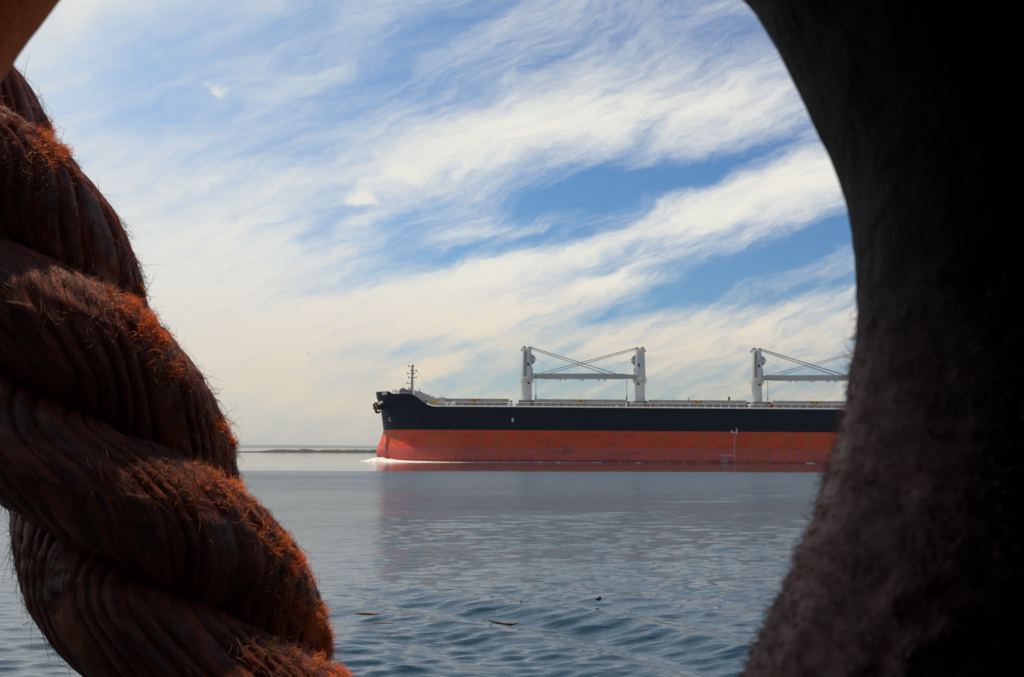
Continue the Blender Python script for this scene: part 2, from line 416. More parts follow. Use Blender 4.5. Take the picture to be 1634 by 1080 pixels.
# ------------------------------------------------------------------ the bulk carrier
SO = Vector((22.5, 350, 0))
ship = empty('bulk_carrier', SO); ship.rotation_euler = (0, R(.2), 0)
tag(ship, 'black and red bulk carrier with grey deck cranes passing beyond the opening', 'cargo ship')
HB = 16.0
def interp(x, xs, ys): return float(np.interp(x, xs, ys))
def stem(z): return interp(z, [-2.5, 0, 1.2, 2.5, 3.6, 4.6, 5.6, 6.6, 7.5, 10, 13, 15.2, 17.2], [-31.6, -32.9, -33.15, -33.1, -32.75, -32.35, -31.95, -31.65, -31.5, -31.85, -32.3, -33.2, -33.6])
def ztop(x): return interp(x, [-40, -28.9, -28.6, -23.8, -22.8, -21.9, -20.9, -20.0, -19.2, -18.2, 200], [16.75, 16.7, 16.1, 16.0, 15.6, 14.75, 13.9, 13.35, 13.1, 12.95, 12.9])
def half(x, z):
    xs = stem(z); L = 22.0 + 1.5 * max(0, min(1, (14 - z) / 8)); u = (x - xs) / L
    fl = 1.0
    if u <= 0: return 0.0
    if u < 1: fl = (1 - (1 - u) ** 2.0) ** .53
    e = 157 - x
    if e < 22: fl *= (max(0, e) / 22) ** (.35 + .4 * max(0, (8 - z) / 8))
    bil = 1.0 if z > -1 else .96
    return HB * fl * bil
def build_hull():
    uu = np.concatenate([np.linspace(0, 1, 46) ** 1.9 * 24, np.linspace(25, 168, 60), np.linspace(170, 190.2, 14)])
    vs = np.linspace(0, 1, 26); nz = len(vs)
    side = []
    for u in uu:
        for v in vs:
            # parametrise from the stem so that the stem line stays clean
            x = -33.0 + u; zt = ztop(x); z = -2.4 + (zt + 2.4) * v
            w = max(0, 1 - u / 24); xx = x + (stem(z) + 33.0) * w
            side.append((xx, half(xx if u > 0 else stem(z), z), z))
    near = np.array([(p[0], -p[1], p[2]) for p in side]) - np.array((SO.x, 0, 0))
    far = np.array([(p[0], p[1], p[2]) for p in side]) - np.array((SO.x, 0, 0))
    n = len(near); nu = len(uu)
    q = []
    for i in range(nu - 1):
        for j in range(nz - 1):
            a = i * nz + j
            q.append((a, a + nz, a + nz + 1, a + 1)); q.append((n + a, n + a + 1, n + a + nz + 1, n + a + nz))
    for j in range(nz - 1):
        a = (nu - 1) * nz + j; q.append((a, n + a, n + a + 1, a + 1))
    o = raw_mesh('hull', np.concatenate([near, far]), np.array(q), M['hull'], parent=ship)
    # deck a little below the top edge
    d = MB(); rows = []
    for i in range(1, nu):
        p = near[i * nz + nz - 1]; zz = min(p[2] - .04, 15.4)
        d.v += [(p[0], p[1] + .06, zz), (p[0], -p[1] - .06, zz)]
    for i in range(nu - 2): d.f.append((2 * i, 2 * i + 2, 2 * i + 3, 2 * i + 1))
    d.build('deck', M['deck'], ship)
    # white gunwale bar along the sheer
    g = MB()
    pts = [(near[i * nz + nz - 1][0], near[i * nz + nz - 1][1] + .02, near[i * nz + nz - 1][2] + .05) for i in range(nu) if near[i * nz + nz - 1][0] > -20.6 - SO.x + .2]
    g.tube(pts, .16, 6); g.build('gunwale_bar', M['rail'], ship, 40)
build_hull()
def S(px, py, Y):                                            # ship coordinates of a photo point on the plane Y
    return at(px, py, Y) - SO

def crane(X, facing, wires, length, hook_x, name='deck_crane'):
    b = MB()
    seg = 28; ring = lambda r, z: [(r * math.cos(2 * math.pi * j / seg), r * math.sin(2 * math.pi * j / seg), z) for j in range(seg)]
    b.loft([ring(1.42, -.1), ring(1.3, .5), ring(1.27, 6.9), ring(1.42, 7.05), ring(1.42, 7.5)])
    def rr(w, d, z, c=.42, ox=0):
        return [(ox + sx * w - (sx * c if k else 0), sy * d - (0 if k else sy * c), z) for sx, sy, k in
                ((1, -1, 0), (1, 1, 0), (1, 1, 1), (-1, 1, 1), (-1, 1, 0), (-1, -1, 0), (-1, -1, 1), (1, -1, 1))]
    b.loft([rr(1.33, 1.3, 7.5), rr(1.36, 1.3, 8.2), rr(1.06, 1.1, 14.6, .3), rr(1.0, 1.0, 14.95, .3)])
    o = b.build(name, M['crane'], ship, 35, loc=(X - SO.x, 0, 12.9), bevel=0)
    if facing < 0: o.rotation_euler = (0, 0, math.pi)
    # sheave cheeks on the crown
    for cx, r in ((-.62, .52), (.68, .46)):
        pts = [(cx + r * math.cos(a), 14.85 + r * .2 + r * math.sin(a)) for a in np.linspace(-.2, math.pi + .2, 12)]
        for y in (-.75, .45): s = MB(); s.prism(pts, 'y', y, y + .3); s.build('sheave_cheek', M['jib'], o)
    s = MB(); s.box((-1.5, -.2, 14.3), (-1.0, .2, 14.75)); s.build('lamp_bracket', M['jib'], o)
    pl = MB(); pl.loft([ring(1.75, 6.55), ring(1.75, 6.7)])
    for j in range(14):
        a = 2 * math.pi * j / 14; pl.tube([(1.68 * math.cos(a), 1.68 * math.sin(a), 6.7), (1.68 * math.cos(a), 1.68 * math.sin(a), 7.65)], .035, 4)
    for z in (7.2, 7.65): pl.tube([(1.68 * math.cos(2 * math.pi * j / 24), 1.68 * math.sin(2 * math.pi * j / 24), z) for j in range(25)], .035, 4, False)
    pl.build('access_platform', M['rail'], o)
    c = MB(); c.prism([(1.15, 11.0), (1.7, 11.2), (2.1, 11.9), (2.1, 12.6), (1.8, 13.1), (1.1, 13.5)], 'y', -.75, .75)
    cab = c.build('operator_cab', M['jib'], o)
    gl = MB(); gl.prism([(1.45, 11.75), (1.9, 11.95), (1.93, 12.5), (1.5, 12.65)], 'y', -.78, .78); gl.box((2.095, -.6, 11.95), (2.13, .6, 12.55)); gl.build('cab_window', M['white'], cab)
    for y in (-1.3, 1.17): w = MB(); w.box((.1, y, 10.6), (.55, y + .13, 11.3)); w.build('house_window', M['glass'], o)
    for y in (-1.29, 1.19): w = MB(); w.box((.25, y, 6.05), (.8, y + .1, 6.6)); w.build('pedestal_door', M['glass'], o)
    ldr = MB()
    for dx in (-.62, -.2): ldr.tube([(dx, -1.36, 7.9), (dx * .9, -1.18, 14.4)], .04, 4)
    for z in np.arange(8.1, 14.3, .45): yy = -1.36 + (z - 7.9) / 6.5 * .18; ldr.tube([(-.62, yy, z), (-.2, yy, z)], .03, 4)
    ldr.build('ladder', M['wire'], o)
    ld = MB(); ld.box((1.28, -.5, 8.3), (1.5, .3, 10.2)); ld.box((1.15, -.8, 7.0), (1.7, -.3, 8.6)); ld.build('winch_housing', M['rail'], o)
    # jib: a tapered box girder, level
    j = MB(); y0 = .85
    def jr(x, zc, hz, hy): return [(x, y0 - hy, zc - hz), (x, y0 + hy, zc - hz), (x, y0 + hy, zc + hz), (x, y0 - hy, zc + hz)]
    L = length
    j.loft([jr(1.0, 8.05, .5, .8), jr(3.2, 8.1, .52, .78), jr(4.2, 8.12, .66, .75), jr(L * .5, 8.12, .66, .62), jr(L - 3.0, 8.15, .5, .55), jr(L - 2.0, 8.12, .33, .5), jr(L, 8.1, .26, .45)])
    j.box((hook_x - .35, y0 - .4, 8.3), (hook_x + .5, y0 + .4, 8.75))
    jo = j.build('jib', M['jib'], o, 30)
    for fx in (L * .32, L * .52, L * .68):
        f = MB(); f.box((fx - .3, y0 - .75, 7.1), (fx + .3, y0 - .3, 7.5)); f.tube([(fx, y0 - .5, 7.45), (fx, y0 - .5, 7.6)], .1, 6); f.build('floodlight', M['white'], jo)
    for wx, zt, r in wires:
        for dy in (-.35, .35): k = MB(); k.tube([(.85, y0 - .85 + dy, zt), (wx, y0 + dy, 8.7)], r, 5); k.build('luffing_wire', M['wire'], o)
    k = MB(); k.tube([(1.3, .2, 13.2), (L * .3, y0, 8.7)], .022, 4); k.build('signal_cable', M['wire'], o)
    h = MB(); h.tube([(hook_x, y0 - .1, 8.0), (hook_x, y0 - .1, 3.3)], .06, 5); hw = h.build('hoist_wire', M['wire'], o)
    hk = MB(); hk.loft([[(hook_x + a * .16, y0 - .1 + b_ * .12, z) for a, b_ in ((-1, -1), (1, -1), (1, 1), (-1, 1))] for z in (2.5, 3.3)])
    hk.tube([(hook_x, y0 - .1, 2.5), (hook_x, y0 - .1, 2.2), (hook_x + .2, y0 - .1, 2.0), (hook_x + .1, y0 - .1, 1.85), (hook_x - .15, y0 - .1, 1.95)], .08, 6)
    hk.build('hook_block', M['yellow'] if name_yellow[0] else M['darkgrey'], hw)
    return o
name_yellow = [False]
XC = [S(p, 600, 350).x + SO.x for p in (840, 1020.5, 1207, 1388)]
crane(XC[0], 1, ((20.0, 14.9, .05), (22.6, 15.25, .06)), 26.0, 24.7)
c2 = crane(XC[1], -1, ((22.6, 14.9, .05), (24.9, 15.25, .06)), 27.0, 25.6)
name_yellow[0] = True
crane(XC[2], 1, ((20.0, 14.9, .05), (22.6, 15.25, .06)), 26.0, 12.0 + 12.7)
crane(XC[3], -1, ((22.6, 14.9, .05), (24.9, 15.25, .06)), 27.0, 25.4)
# masthouses the cranes stand on
for k, X in enumerate(XC):
    m = MB(); w = 1.75
    m.box((X - w - .2, 343.5, 12.88), (X + w + .2, 356.5, 14.9)); m.box((X - w - .9, 342.6, 12.88), (X - w - .21, 346, 14.0))
    m.box((X + w + .25, 343.0, 12.88), (X + w + .8, 344.5, 13.9)); m.box((X - .4, 342.9, 12.9), (X + .4, 343.48, 13.9))
    m.v = [tuple(Vector(v) - SO) for v in m.v]
    mo = m.build('mast_house', M['coaming'], ship)
# hatches
def hatch(x0, x1):
    c = MB(); y0, y1 = 341.6, 358.4
    c.box((x0, y0, 14.25), (x1, y1, 14.98)); c.box((x0 - .15, y0 - .25, 14.2), (x1 + .15, y1 + .25, 14.42))
    c.box((x0 + .02, y0 - .1, 14.96), (x1 - .02, y0 + .12, 15.06)); n = 6
    for i in range(n): xx = x0 + (x1 - x0) * (i + .5) / n; c.box((xx - .08, y0 - .14, 14.43), (xx + .08, y0 - .02, 15.2))
    c.v = [tuple(Vector(v) - SO) for v in c.v]
    h = c.build('hatch_cover', M['hatch'], ship)
    k = MB(); k.box((x0 + .3, y0 + .35, 12.88), (x1 - .3, y1 - .35, 14.19)); k.v = [tuple(Vector(v) - SO) for v in k.v]
    k.build('coaming', M['coaming'], h)
    st = MB(); n = int((x1 - x0) / 1.85)
    for i in range(n + 1):
        xx = x0 + .4 + (x1 - x0 - .8) * i / n
        st.prism([(y0 - .75, 12.88), (y0 + .34, 12.88), (y0 + .34, 14.19), (y0 - .22, 14.19)], 'x', xx - .09, xx + .09)
    st.box((x0 + .2, y0 - .3, 14.08), (x1 - .2, y0 - .1, 14.18)); st.v = [tuple(Vector(v) - SO) for v in st.v]
    st.build('coaming_stay', M['hatch'], h)
    xm = (x0 + x1) / 2; z = MB()
    z.prism([(xm - 1.25, 15.02), (xm + 1.25, 15.02), (xm + .8, 14.4), (xm + .3, 14.4), (xm + .2, 14.1), (xm - .2, 14.1), (xm - .3, 14.4), (xm - .8, 14.4)], 'y', y0 - .36, y0 - .27)
    z.v = [tuple(Vector(v) - SO) for v in z.v]; z.build('hazard_panel', M['hazard'], h)
    for xx in (x0 - .9, x1 + .2): e = MB(); e.box((xx, y0 + .4, 13.1), (xx + .6, y0 + 3, 14.7)); e.v = [tuple(Vector(v) - SO) for v in e.v]; e.build('cover_winch', M['darkgrey'], h)
    return h
for a, b in ((700, 812), (852, 1000), (1034, 1190), (1232, 1366), (1412, 1545)):
    pa, pb = at(a, 640, 342), at(b, 640, 342); hatch(pa.x, pb.x)
# side rail
rl = MB(); xs = np.arange(-17.5, 138, 1.9)
for x in xs: rl.tube([(x, 334.6, 12.9), (x, 334.6, 13.95)], .045, 4)
for z in (13.3, 13.62, 13.95): rl.tube([(-17.5, 334.6, z), (138, 334.6, z)], .035, 4)
rl.v = [tuple(Vector(v) - SO) for v in rl.v]; rl.build('side_rail', M['rail'], ship)
# forecastle: bulkhead, foremast, winches, bitts
fb = MB(); fb.prism([(-23.4, 15.3), (-22.9, 16.4), (-22.2, 16.75), (-18.3, 15.0), (-15.9, 15.2), (-15.9, 12.88), (-23.4, 12.88)], 'y', 338.5, 361.5)
fb.v = [tuple(Vector(v) - SO) for v in fb.v]; fbo = fb.build('forecastle_bulkhead', M['crane'], ship)
dr = MB(); dr.box((-20.6, 338.42, 13.2), (-20.2, 338.48, 14.5)); dr.v = [tuple(Vector(v) - SO) for v in dr.v]; dr.build('door', M['glass'], fbo)
# foremast
P0 = at(657, 632, 350); fm = MB(); x0 = P0.x
fm.tube([(x0, 350, 15.3), (x0 + .02, 350, 19), (x0 + .05, 350, 23.6)], [.42, .34, .24], 10)
fmo_pts = ((17.8, -.8, .1), (19.0, -1.2, .2), (20.4, -.9, 1.0), (21.4, -1.1, .5), (22.1, -.3, 1.1), (23.2, -.9, .3))
fm.v = [tuple(Vector(v) - SO) for v in fm.v]; fmo = fm.build('foremast', M['jib'], ship, 40)
for z, l, r in fmo_pts:
    k = MB(); k.tube([(x0 + l, 350, z), (x0 + r, 350, z)], .07, 5)
    for e in (l, r): k.tube([(x0 + e, 350, z - .12), (x0 + e, 350, z + .3)], .13, 6)
    k.tube([(x0, 349.2, z), (x0, 350.8, z)], .06, 5)
    k.v = [tuple(Vector(v) - SO) for v in k.v]; k.build('light_bracket', M['darkgrey'], fmo)
k = MB(); e = at(704, 633, 350); k.tube([(x0, 350, 23.3), (x0 + 2, 350, 20.9), (e.x - 1.4, 350, 16.6), (e.x, 350, 15.9)], .018, 4); k.v = [tuple(Vector(v) - SO) for v in k.v]; k.build('stay_wire', M['wire'], fmo)
def winch(px, py, r, w):
    p = at(px, py, 346); b = MB()
    b.tube([(p.x, 344.6, p.z), (p.x, 347.4, p.z)], r, 20); b.tube([(p.x, 344.4, p.z), (p.x, 344.6, p.z)], r * 1.12, 20); b.tube([(p.x, 347.4, p.z), (p.x, 347.6, p.z)], r * 1.12, 20)
    b.v = [tuple(Vector(v) - SO) for v in b.v]; o = b.build('mooring_winch', M['drum'], ship, 40)
    for nme, lo, hi in (('winch_frame', (p.x - w, 344.0, 15.35), (p.x + w, 344.35, p.z)), ('winch_frame', (p.x - w, 347.7, 15.35), (p.x + w, 348.0, p.z)), ('winch_motor', (p.x + w + .01, 344.2, 15.35), (p.x + w + .6, 345.2, 16.3))):
        f = MB(); f.box(lo, hi); f.v = [tuple(Vector(v) - SO) for v in f.v]; f.build(nme, M['jib'], o)
winch(643.5, 626.8, .86, .55); winch(653, 628.2, .78, .5)
for px, w, h in ((631, .12, 1.1), (634, .1, .8), (627, .1, 1.0), (648, .15, .5), (662, .25, .9), (665, .2, .7)):
    p = at(px, 631, 343); sm = MB(); sm.tube([(p.x, 343, 15.35), (p.x, 343, 16.1 + h)], w, 8); sm.tube([(p.x - .3, 343, 16.0 + h * .8), (p.x + .3, 343, 16.1 + h * .8)], w * .7, 6)
    sm.v = [tuple(Vector(v) - SO) for v in sm.v]; sm.build('mooring_bitt', M['jib'], ship)
for px, y1, y2, r in ((669.5, 621.5, 636, .09), (691, 633.5, 640, .28), (704.5, 632.5, 640, .09), (1163, 632, 640, .25), (1098, 634, 640, .12)):
    a, b = at(px, y1, 345), at(px, y2, 345); ven = MB(); ven.tube([b, a], r, 8)
    ven.v = [tuple(Vector(v) - SO) for v in ven.v]; ven.build('ventilator', M['darkgrey'], ship)
pipe = MB()
for k in range(14):
    px = 675 + k * .75; a = at(px, 632 + random.uniform(-2.2, 1), 346); pipe.tube([(a.x, 346, 14.9), (a.x + random.uniform(-.3, .3), 346, a.z)], .12, 5)
pipe.v = [tuple(Vector(v) - SO) for v in pipe.v]; pipe.build('pipe_stack', M['anchor'], ship)
for px in (690, 696.5):
    p = at(px, 646, 337); yb = MB(); yb.box((p.x - .45, 336.7, 12.9), (p.x + .4, 337.3, 14.3))
    yb.v = [tuple(Vector(v) - SO) for v in yb.v]; yb.build('deck_locker', M['yellow'], ship)
for px, py, r in ((713, 646, .4), (719, 646.5, .32), (723.5, 645.5, .5), (814, 646, .5), (1196, 648, .5), (984, 648, .3)):
    p = at(px, py, 335.5); wb = MB()
    wb.tube([(p.x, 335.5, 12.92), (p.x, 335.5, p.z + r)], [r * .9, r * .6], 8); wb.tube([(p.x - r, 335.5, p.z + r * .6), (p.x + r, 335.5, p.z + r * .8)], r * .45, 6)
    wb.v = [tuple(Vector(v) - SO) for v in wb.v]; wb.build('mooring_bollard', M['white'], ship)
for px, py in ((1338, 650), (1231, 647), (1045, 650)):
    p = at(px, py, 334.45); lb = MB(); lb.tube([(p.x + .42 * math.cos(a), 334.45, p.z + .42 * math.sin(a)) for a in np.linspace(0, 2 * math.pi, 17)], .13, 6, False)
    lb.v = [tuple(Vector(v) - SO) for v in lb.v]; lb.build('lifebuoy', M['red'], ship)
# bolster and anchor at the bow (near side)
def bow_y(x, z): return -half(x, z)
bl = MB(); a0 = Vector((-29.3, 346.0, 14.6)); a1 = Vector((-32.3, 343.6, 12.95))
dirv = (a1 - a0).normalized()
rings = []
for s, r in ((0, 2.3), (.3, 1.75), (.62, 1.15), (.85, .95), (1.0, .85), (1.02, .5)):
    c = a0.lerp(a1, s); u = dirv.cross(Vector((0, 0, 1))).normalized(); v = u.cross(dirv)
    rings.append([c + (u * math.cos(q) + v * math.sin(q)) * r - SO for q in np.linspace(0, 2 * math.pi, 24, endpoint=False)])
bl.loft(rings); bo = bl.build('anchor_bolster', M['navy'], ship, 40)
an = MB(); p = a1 + dirv * .05; u = dirv.cross(Vector((0, 0, 1))).normalized(); v = u.cross(dirv)
an.tube([p - dirv * .4 - SO, p + dirv * .9 - SO], [.26, .36], 8)
cr = p + dirv * .75
for sgn in (-1, 1):                                   # crown and two flukes turned back along the bolster
    t0 = cr + v * sgn * .25; t1 = cr + v * sgn * 1.0 + dirv * .25; t2 = cr + v * sgn * 1.15 - dirv * .95 - u * .5
    an.tube([t0 - SO, t1 - SO], [.34, .3], 8); an.tube([t1 - SO, (t1.lerp(t2, .5) + v * sgn * .1) - SO, t2 - SO], [.3, .3, .07], 8)
an.tube([cr - u * .8 - SO, cr + u * .8 - SO], .26, 8)
an.build('anchor', M['anchor'], ship, 50)
# paint marks on the shell (thin raised plates following the side)
def on_side(px, py):                                  # hit of a photo ray with the near shell
    d = ray(px, py); lo, hi = 330., 352.
    for _ in range(40):
        m = (lo + hi) / 2; p = at(px, py, m)
        if p.y < SO.y - half(p.x, p.z): lo = m
        else: hi = m
    p = at(px, py, lo); return p
def side_plate(name, pxs, width, material, off=.05):
    b = MB(); 
    for (ax, ay), (bx, by) in pxs:
        pts = [on_side(ax + (bx - ax) * s, ay + (by - ay) * s) + Vector((-.01, -off, 0)) - SO for s in np.linspace(0, 1, 4)]
        b.tube(pts, width, 5)
    return b.build(name, material, ship)
M['mark'] = mat('white_marking', painted((.62, .52, .48), .25, 2.0, False), rough=.6)
M['markw'] = mat('bright_marking', painted((.75, .73, .68), .15, 2.0, False), rough=.6)
side_plate('tug_mark', [((818, 667.5), (818, 674))], .26, M['markw'])
side_plate('bow_symbol', [((622.5, 667), (620.5, 670)), ((620.5, 670), (621.5, 672.5)), ((621.5, 672.5), (624, 672.3))], .13, M['markw'])
side_plate('load_line', [((1175.3, 683), (1175.3, 692)), ((1172, 689.2), (1175.2, 689.2)), ((1169, 689.3), (1172, 689.6)), ((1165.8, 690.5), (1168.3, 685.5))], .14, M['markw'])
for k in range(13): side_plate('draught_mark', [((1171.8, 694 + k * 3.3), (1171.8, 696 + k * 3.3))], .12, M['mark'])
for k in range(10): side_plate('draught_mark', [((614.3, 678 + k * 4.2), (614.3, 680.4 + k * 4.2))], .09, M['mark'])
side_plate('overboard_chute', [((1151, 726), (1170, 726.5))], .13, M['mark'])
side_plate('scrubbed_patch', [((1152 + k * 1.4, 729.5 + (k % 3)), (1152 + k * 1.4, 737.5)) for k in range(7)], .16, mat('scrubbed_paint', painted((.36, .24, .2), .3, 3, False), rough=.7), off=.02)
nm = text_mesh('ASIA', 1.15, .03); pn = on_side(614.5, 631.5)
nv0, nv1 = on_side(611, 631), on_side(618, 631); ang = math.atan2(nv1.y - nv0.y, nv1.x - nv0.x)
no = bpy.data.objects.new('name_lettering', nm); nm.materials.clear(); nm.materials.append(M['markw']); COL.objects.link(no); no.parent = ship
no.location = pn - SO + Vector((-.2, -.38, 0)); no.rotation_euler = (R(90), 0, ang)
# accommodation block and funnel right aft
ac = MB(); ac.box((134, 340, 12.9), (148, 360, 27)); ac.box((133, 334.5, 27), (142, 365.5, 30)); ac.v = [tuple(Vector(v) - SO) for v in ac.v]
aco = ac.build('accommodation_block', M['white'], ship)
for z in (15, 18, 21, 24, 28.2):
    boxes = [((133.9 if z < 27 else 132.9, y, z), (133.99 if z < 27 else 132.99, y + 1.2, z + 1.1)) for y in np.arange(341.5, 359, 3.4)]
    if z < 27: boxes += [((x, 339.9, z), (x + .9, 339.99, z + 1.0)) for x in np.arange(135.5, 147, 2.8)]
    for lo, hi in boxes:
        w = MB(); w.box(lo, hi); w.v = [tuple(Vector(v) - SO) for v in w.v]; w.build('window', M['glass'], aco)
fn_ = MB(); fn_.box((149, 345, 12.9), (154, 355, 30)); fn_.v = [tuple(Vector(v) - SO) for v in fn_.v]; fn_.build('funnel', M['navy'], ship)

# ------------------------------------------------------------------ bow wave and waterline foam
def foam_fn(t, b):
    o = t.add('ShaderNodeTexCoord').outputs['Object']; n = t.noise(o, 1.4, 6, .65)
    t.put(b.inputs['Base Color'], t.mix(t.ss(n, .3, .6), (.38, .42, .43), (.72, .72, .69))); b.inputs['Roughness'].default_value = .8
    bump(t, b, t.noise(o, 2.2, 6, .7), .8, .3)
M['foam'] = mat('foam', foam_fn)
def foam_strip():
    V = []; m = 9; xs = np.concatenate([np.linspace(-37.6, -31, 70), np.linspace(-30.9, 0, 190), np.linspace(.2, 130, 420)])
    for x in xs:
        yb = SO.y - half(max(x, -33.05), .3) if x > -32.9 else SO.y - .4 - (x + 32.9) * .0
        t0 = (x + 37.6)
        if x < -31: h = 1.05 * max(0, min(1, t0 / 4.6)) ** 1.4; w = .5 + .55 * t0 * .6
        else: h = max(.12, .75 * math.exp(-(x + 31) / 3.0) + .34 * math.exp(-(x + 31) / 16)); w = .7 + 2.2 * math.exp(-(x + 31) / 5) + 1.0 * math.exp(-(x + 31) / 20)
        n1 = mnoise.noise((x * .8, 0, 1)); n2 = mnoise.noise((x * 2.7, 5, 1)); n3 = mnoise.noise((x * .22, 9, 3))
        if x > -4: k = max(.5, (n3 + .12 + .25 * n1) * 1.7); h = .42 * k; w *= .6 * k + .02
        h *= 1 + .22 * n1 + .12 * n2; w *= 1 + .3 * n2
        for j in range(m):
            s = j / (m - 1)
            V.append((x, yb + .35 - w * s * 1.6, -.06 + h * math.sin(math.pi * min(1, .5 + .5 * s)) * (1 + .25 * mnoise.noise((x * 2, s * 4, 2))) + (.06 if s < .9 else 0)))
    o = grid_mesh('bow_wave', np.array(V), len(xs), m, M['foam']); o['kind'] = 'stuff'; return o
foam_strip()

# ------------------------------------------------------------------ floating debris and a far gull
M['bark'] = mat('wet_bark', painted((.05, .025, .018), .3, 9, False), rough=.5)
M['barkr'] = mat('red_bark', painted((.16, .06, .04), .3, 9, False), rough=.6)
def wpt(px, py):
    d = ray(px, py); s = -CAMZ / d.z; return Vector((d.x * s, d.y * s, 0))
def drift(px, py, w_px, material, label, forks):
    p = wpt(px, py); k = p.y / F; b = MB()
    for pts, r in forks:
        b.tube([(x * w_px * k, random.uniform(-.03, .03) + y_ * .25, .02 + z * k * w_px) for x, y_, z in pts], [1.2 * q * k * w_px for q in r], 7)
    o = b.build('driftwood', material, smooth=60, loc=(p.x, p.y, .06)); tag(o, label, 'driftwood', 'driftwood floating on the water'); return o
drift(803, 1003, 24, M['bark'], 'dark forked branch floating highest and largest in the near water', [
    ([(-1, 0, .25), (-.5, .1, .12), (0, 0, .03), (.45, 0, 0), (.7, 0, .02), (1, .1, .12)], (.03, .045, .08, .1, .06, .03)),
    ([(-.85, .4, 0), (-.3, .2, .02), (.3, 0, .02)], (.02, .03, .05))])
drift(586, 987, 20, M['barkr'], 'reddish brown slab of bark floating beside the rope', [([(-1, 0, .05), (-.4, .2, .05), (0, .1, .05), (.5, 0, .04), (1, 0, .05)], (.03, .1, .12, .08, .04))])
drift(612, 1002, 17, M['barkr'], 'pale brown stick floating just below the red bark', [([(-1, 0, 0), (0, .1, .05), (.6, 0, .03), (1, 0, .08)], (.03, .06, .05, .03))])
drift(824, 966.5, 10, M['bark'], 'small curved dark twig on the water above the forked branch', [([(-1, 0, .1), (-.3, 0, 0), (.4, 0, 0), (1, .2, .15)], (.07, .1, .09, .05))])
drift(955, 964, 4.5, M['bark'], 'small black lump bobbing alone on the blue water', [([(-.9, 0, .3), (-.2, 0, .6), (.5, 0, .9), (.9, 0, 1.0)], (.2, .7, .6, .25))])
drift(645, 1014, 12, M['bark'], 'thin dark twig floating low near the bark pieces', [([(-1, 0, 0), (.2, .1, .02), (.5, 0, .05), (1, 0, 0)], (.03, .05, .08, .02))])
g = MB(); gp = at(493, 564, 300)
g.tube([(-.28, 0, -.02), (-.1, 0, 0), (.1, 0, .01), (.28, 0, .03)], [.02, .07, .075, .03], 8)
for sg in (-1, 1):
    g.loft([[(-.05 + .14, sg * .03, .03), (-.05 - .1, sg * .03, .04), (-.05, sg * .03, .06)], [(-.02 + .1, sg * .3, .14), (-.02 - .08, sg * .3, .15), (-.02, sg * .3, .165)], [(-.1, sg * .62, .08), (-.14, sg * .62, .08), (-.12, sg * .62, .085)]])
tag(g.build('gull', M['white'], loc=gp, smooth=60), 'tiny pale gull gliding in the hazy sky ahead of the ship', 'bird').rotation_euler = (0, R(-8), R(35))

# ------------------------------------------------------------------ own ship: plating with the oval fairlead, and the dark compartment behind it
YAW = R(4)
E = Vector((math.cos(YAW), -math.sin(YAW), 0)); Nn = Vector((math.sin(YAW), math.cos(YAW), 0)); UP = Vector((0, 0, 1))
PC = Vector((0, .33, CAMZ))
NF = PC.y * math.cos(YAW)                                # distance of the plate from the eye
RL, RN = .042, .052                                     # lip radius in the plate and across it
_d = ray(20, 90); LIT_EDGE = tuple(_d * (PC.dot(Nn) - CAMZ * Nn.z) * (1 / _d.dot(Nn)) + Vector((0, 0, CAMZ)) - PC)   # centre of the orange edge light painted on the lip
def rust_shade_fn(t, b):
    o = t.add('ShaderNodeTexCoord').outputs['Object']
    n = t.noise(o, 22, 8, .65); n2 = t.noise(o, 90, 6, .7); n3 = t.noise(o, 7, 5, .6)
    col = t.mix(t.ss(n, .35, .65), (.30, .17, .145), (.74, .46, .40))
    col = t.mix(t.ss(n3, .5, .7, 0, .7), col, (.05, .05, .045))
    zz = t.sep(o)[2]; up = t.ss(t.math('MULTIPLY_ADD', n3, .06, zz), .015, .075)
    col = t.mix(t.math('MULTIPLY', up, .93), col, t.mix(n, (.006, .006, .0055), (.018, .015, .013)))  # shade painted in: upper lip near black, lower lip left pale as if lit
    v = t.vmath('LENGTH', t.vmath('SUBTRACT', o, LIT_EDGE)); sm = t.math('MULTIPLY', t.ss(v, .13, .05), t.ss(n, .15, .45))
    col = t.mix(sm, col, (.9, .17, .02))  # orange put into the colour as light on the top-left edge
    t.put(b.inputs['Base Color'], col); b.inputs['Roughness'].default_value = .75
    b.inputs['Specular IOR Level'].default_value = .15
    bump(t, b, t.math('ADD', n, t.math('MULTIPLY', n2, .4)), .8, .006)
M['lip'] = mat('worn_shaded_lip', rust_shade_fn)
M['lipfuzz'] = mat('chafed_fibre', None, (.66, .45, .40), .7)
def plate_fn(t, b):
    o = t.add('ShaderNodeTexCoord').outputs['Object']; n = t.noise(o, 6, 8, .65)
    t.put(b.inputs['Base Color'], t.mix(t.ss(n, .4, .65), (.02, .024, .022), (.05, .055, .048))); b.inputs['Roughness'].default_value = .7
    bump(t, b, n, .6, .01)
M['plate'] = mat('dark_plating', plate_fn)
BTOP = .55                                              # height of the bulwark top above the eye
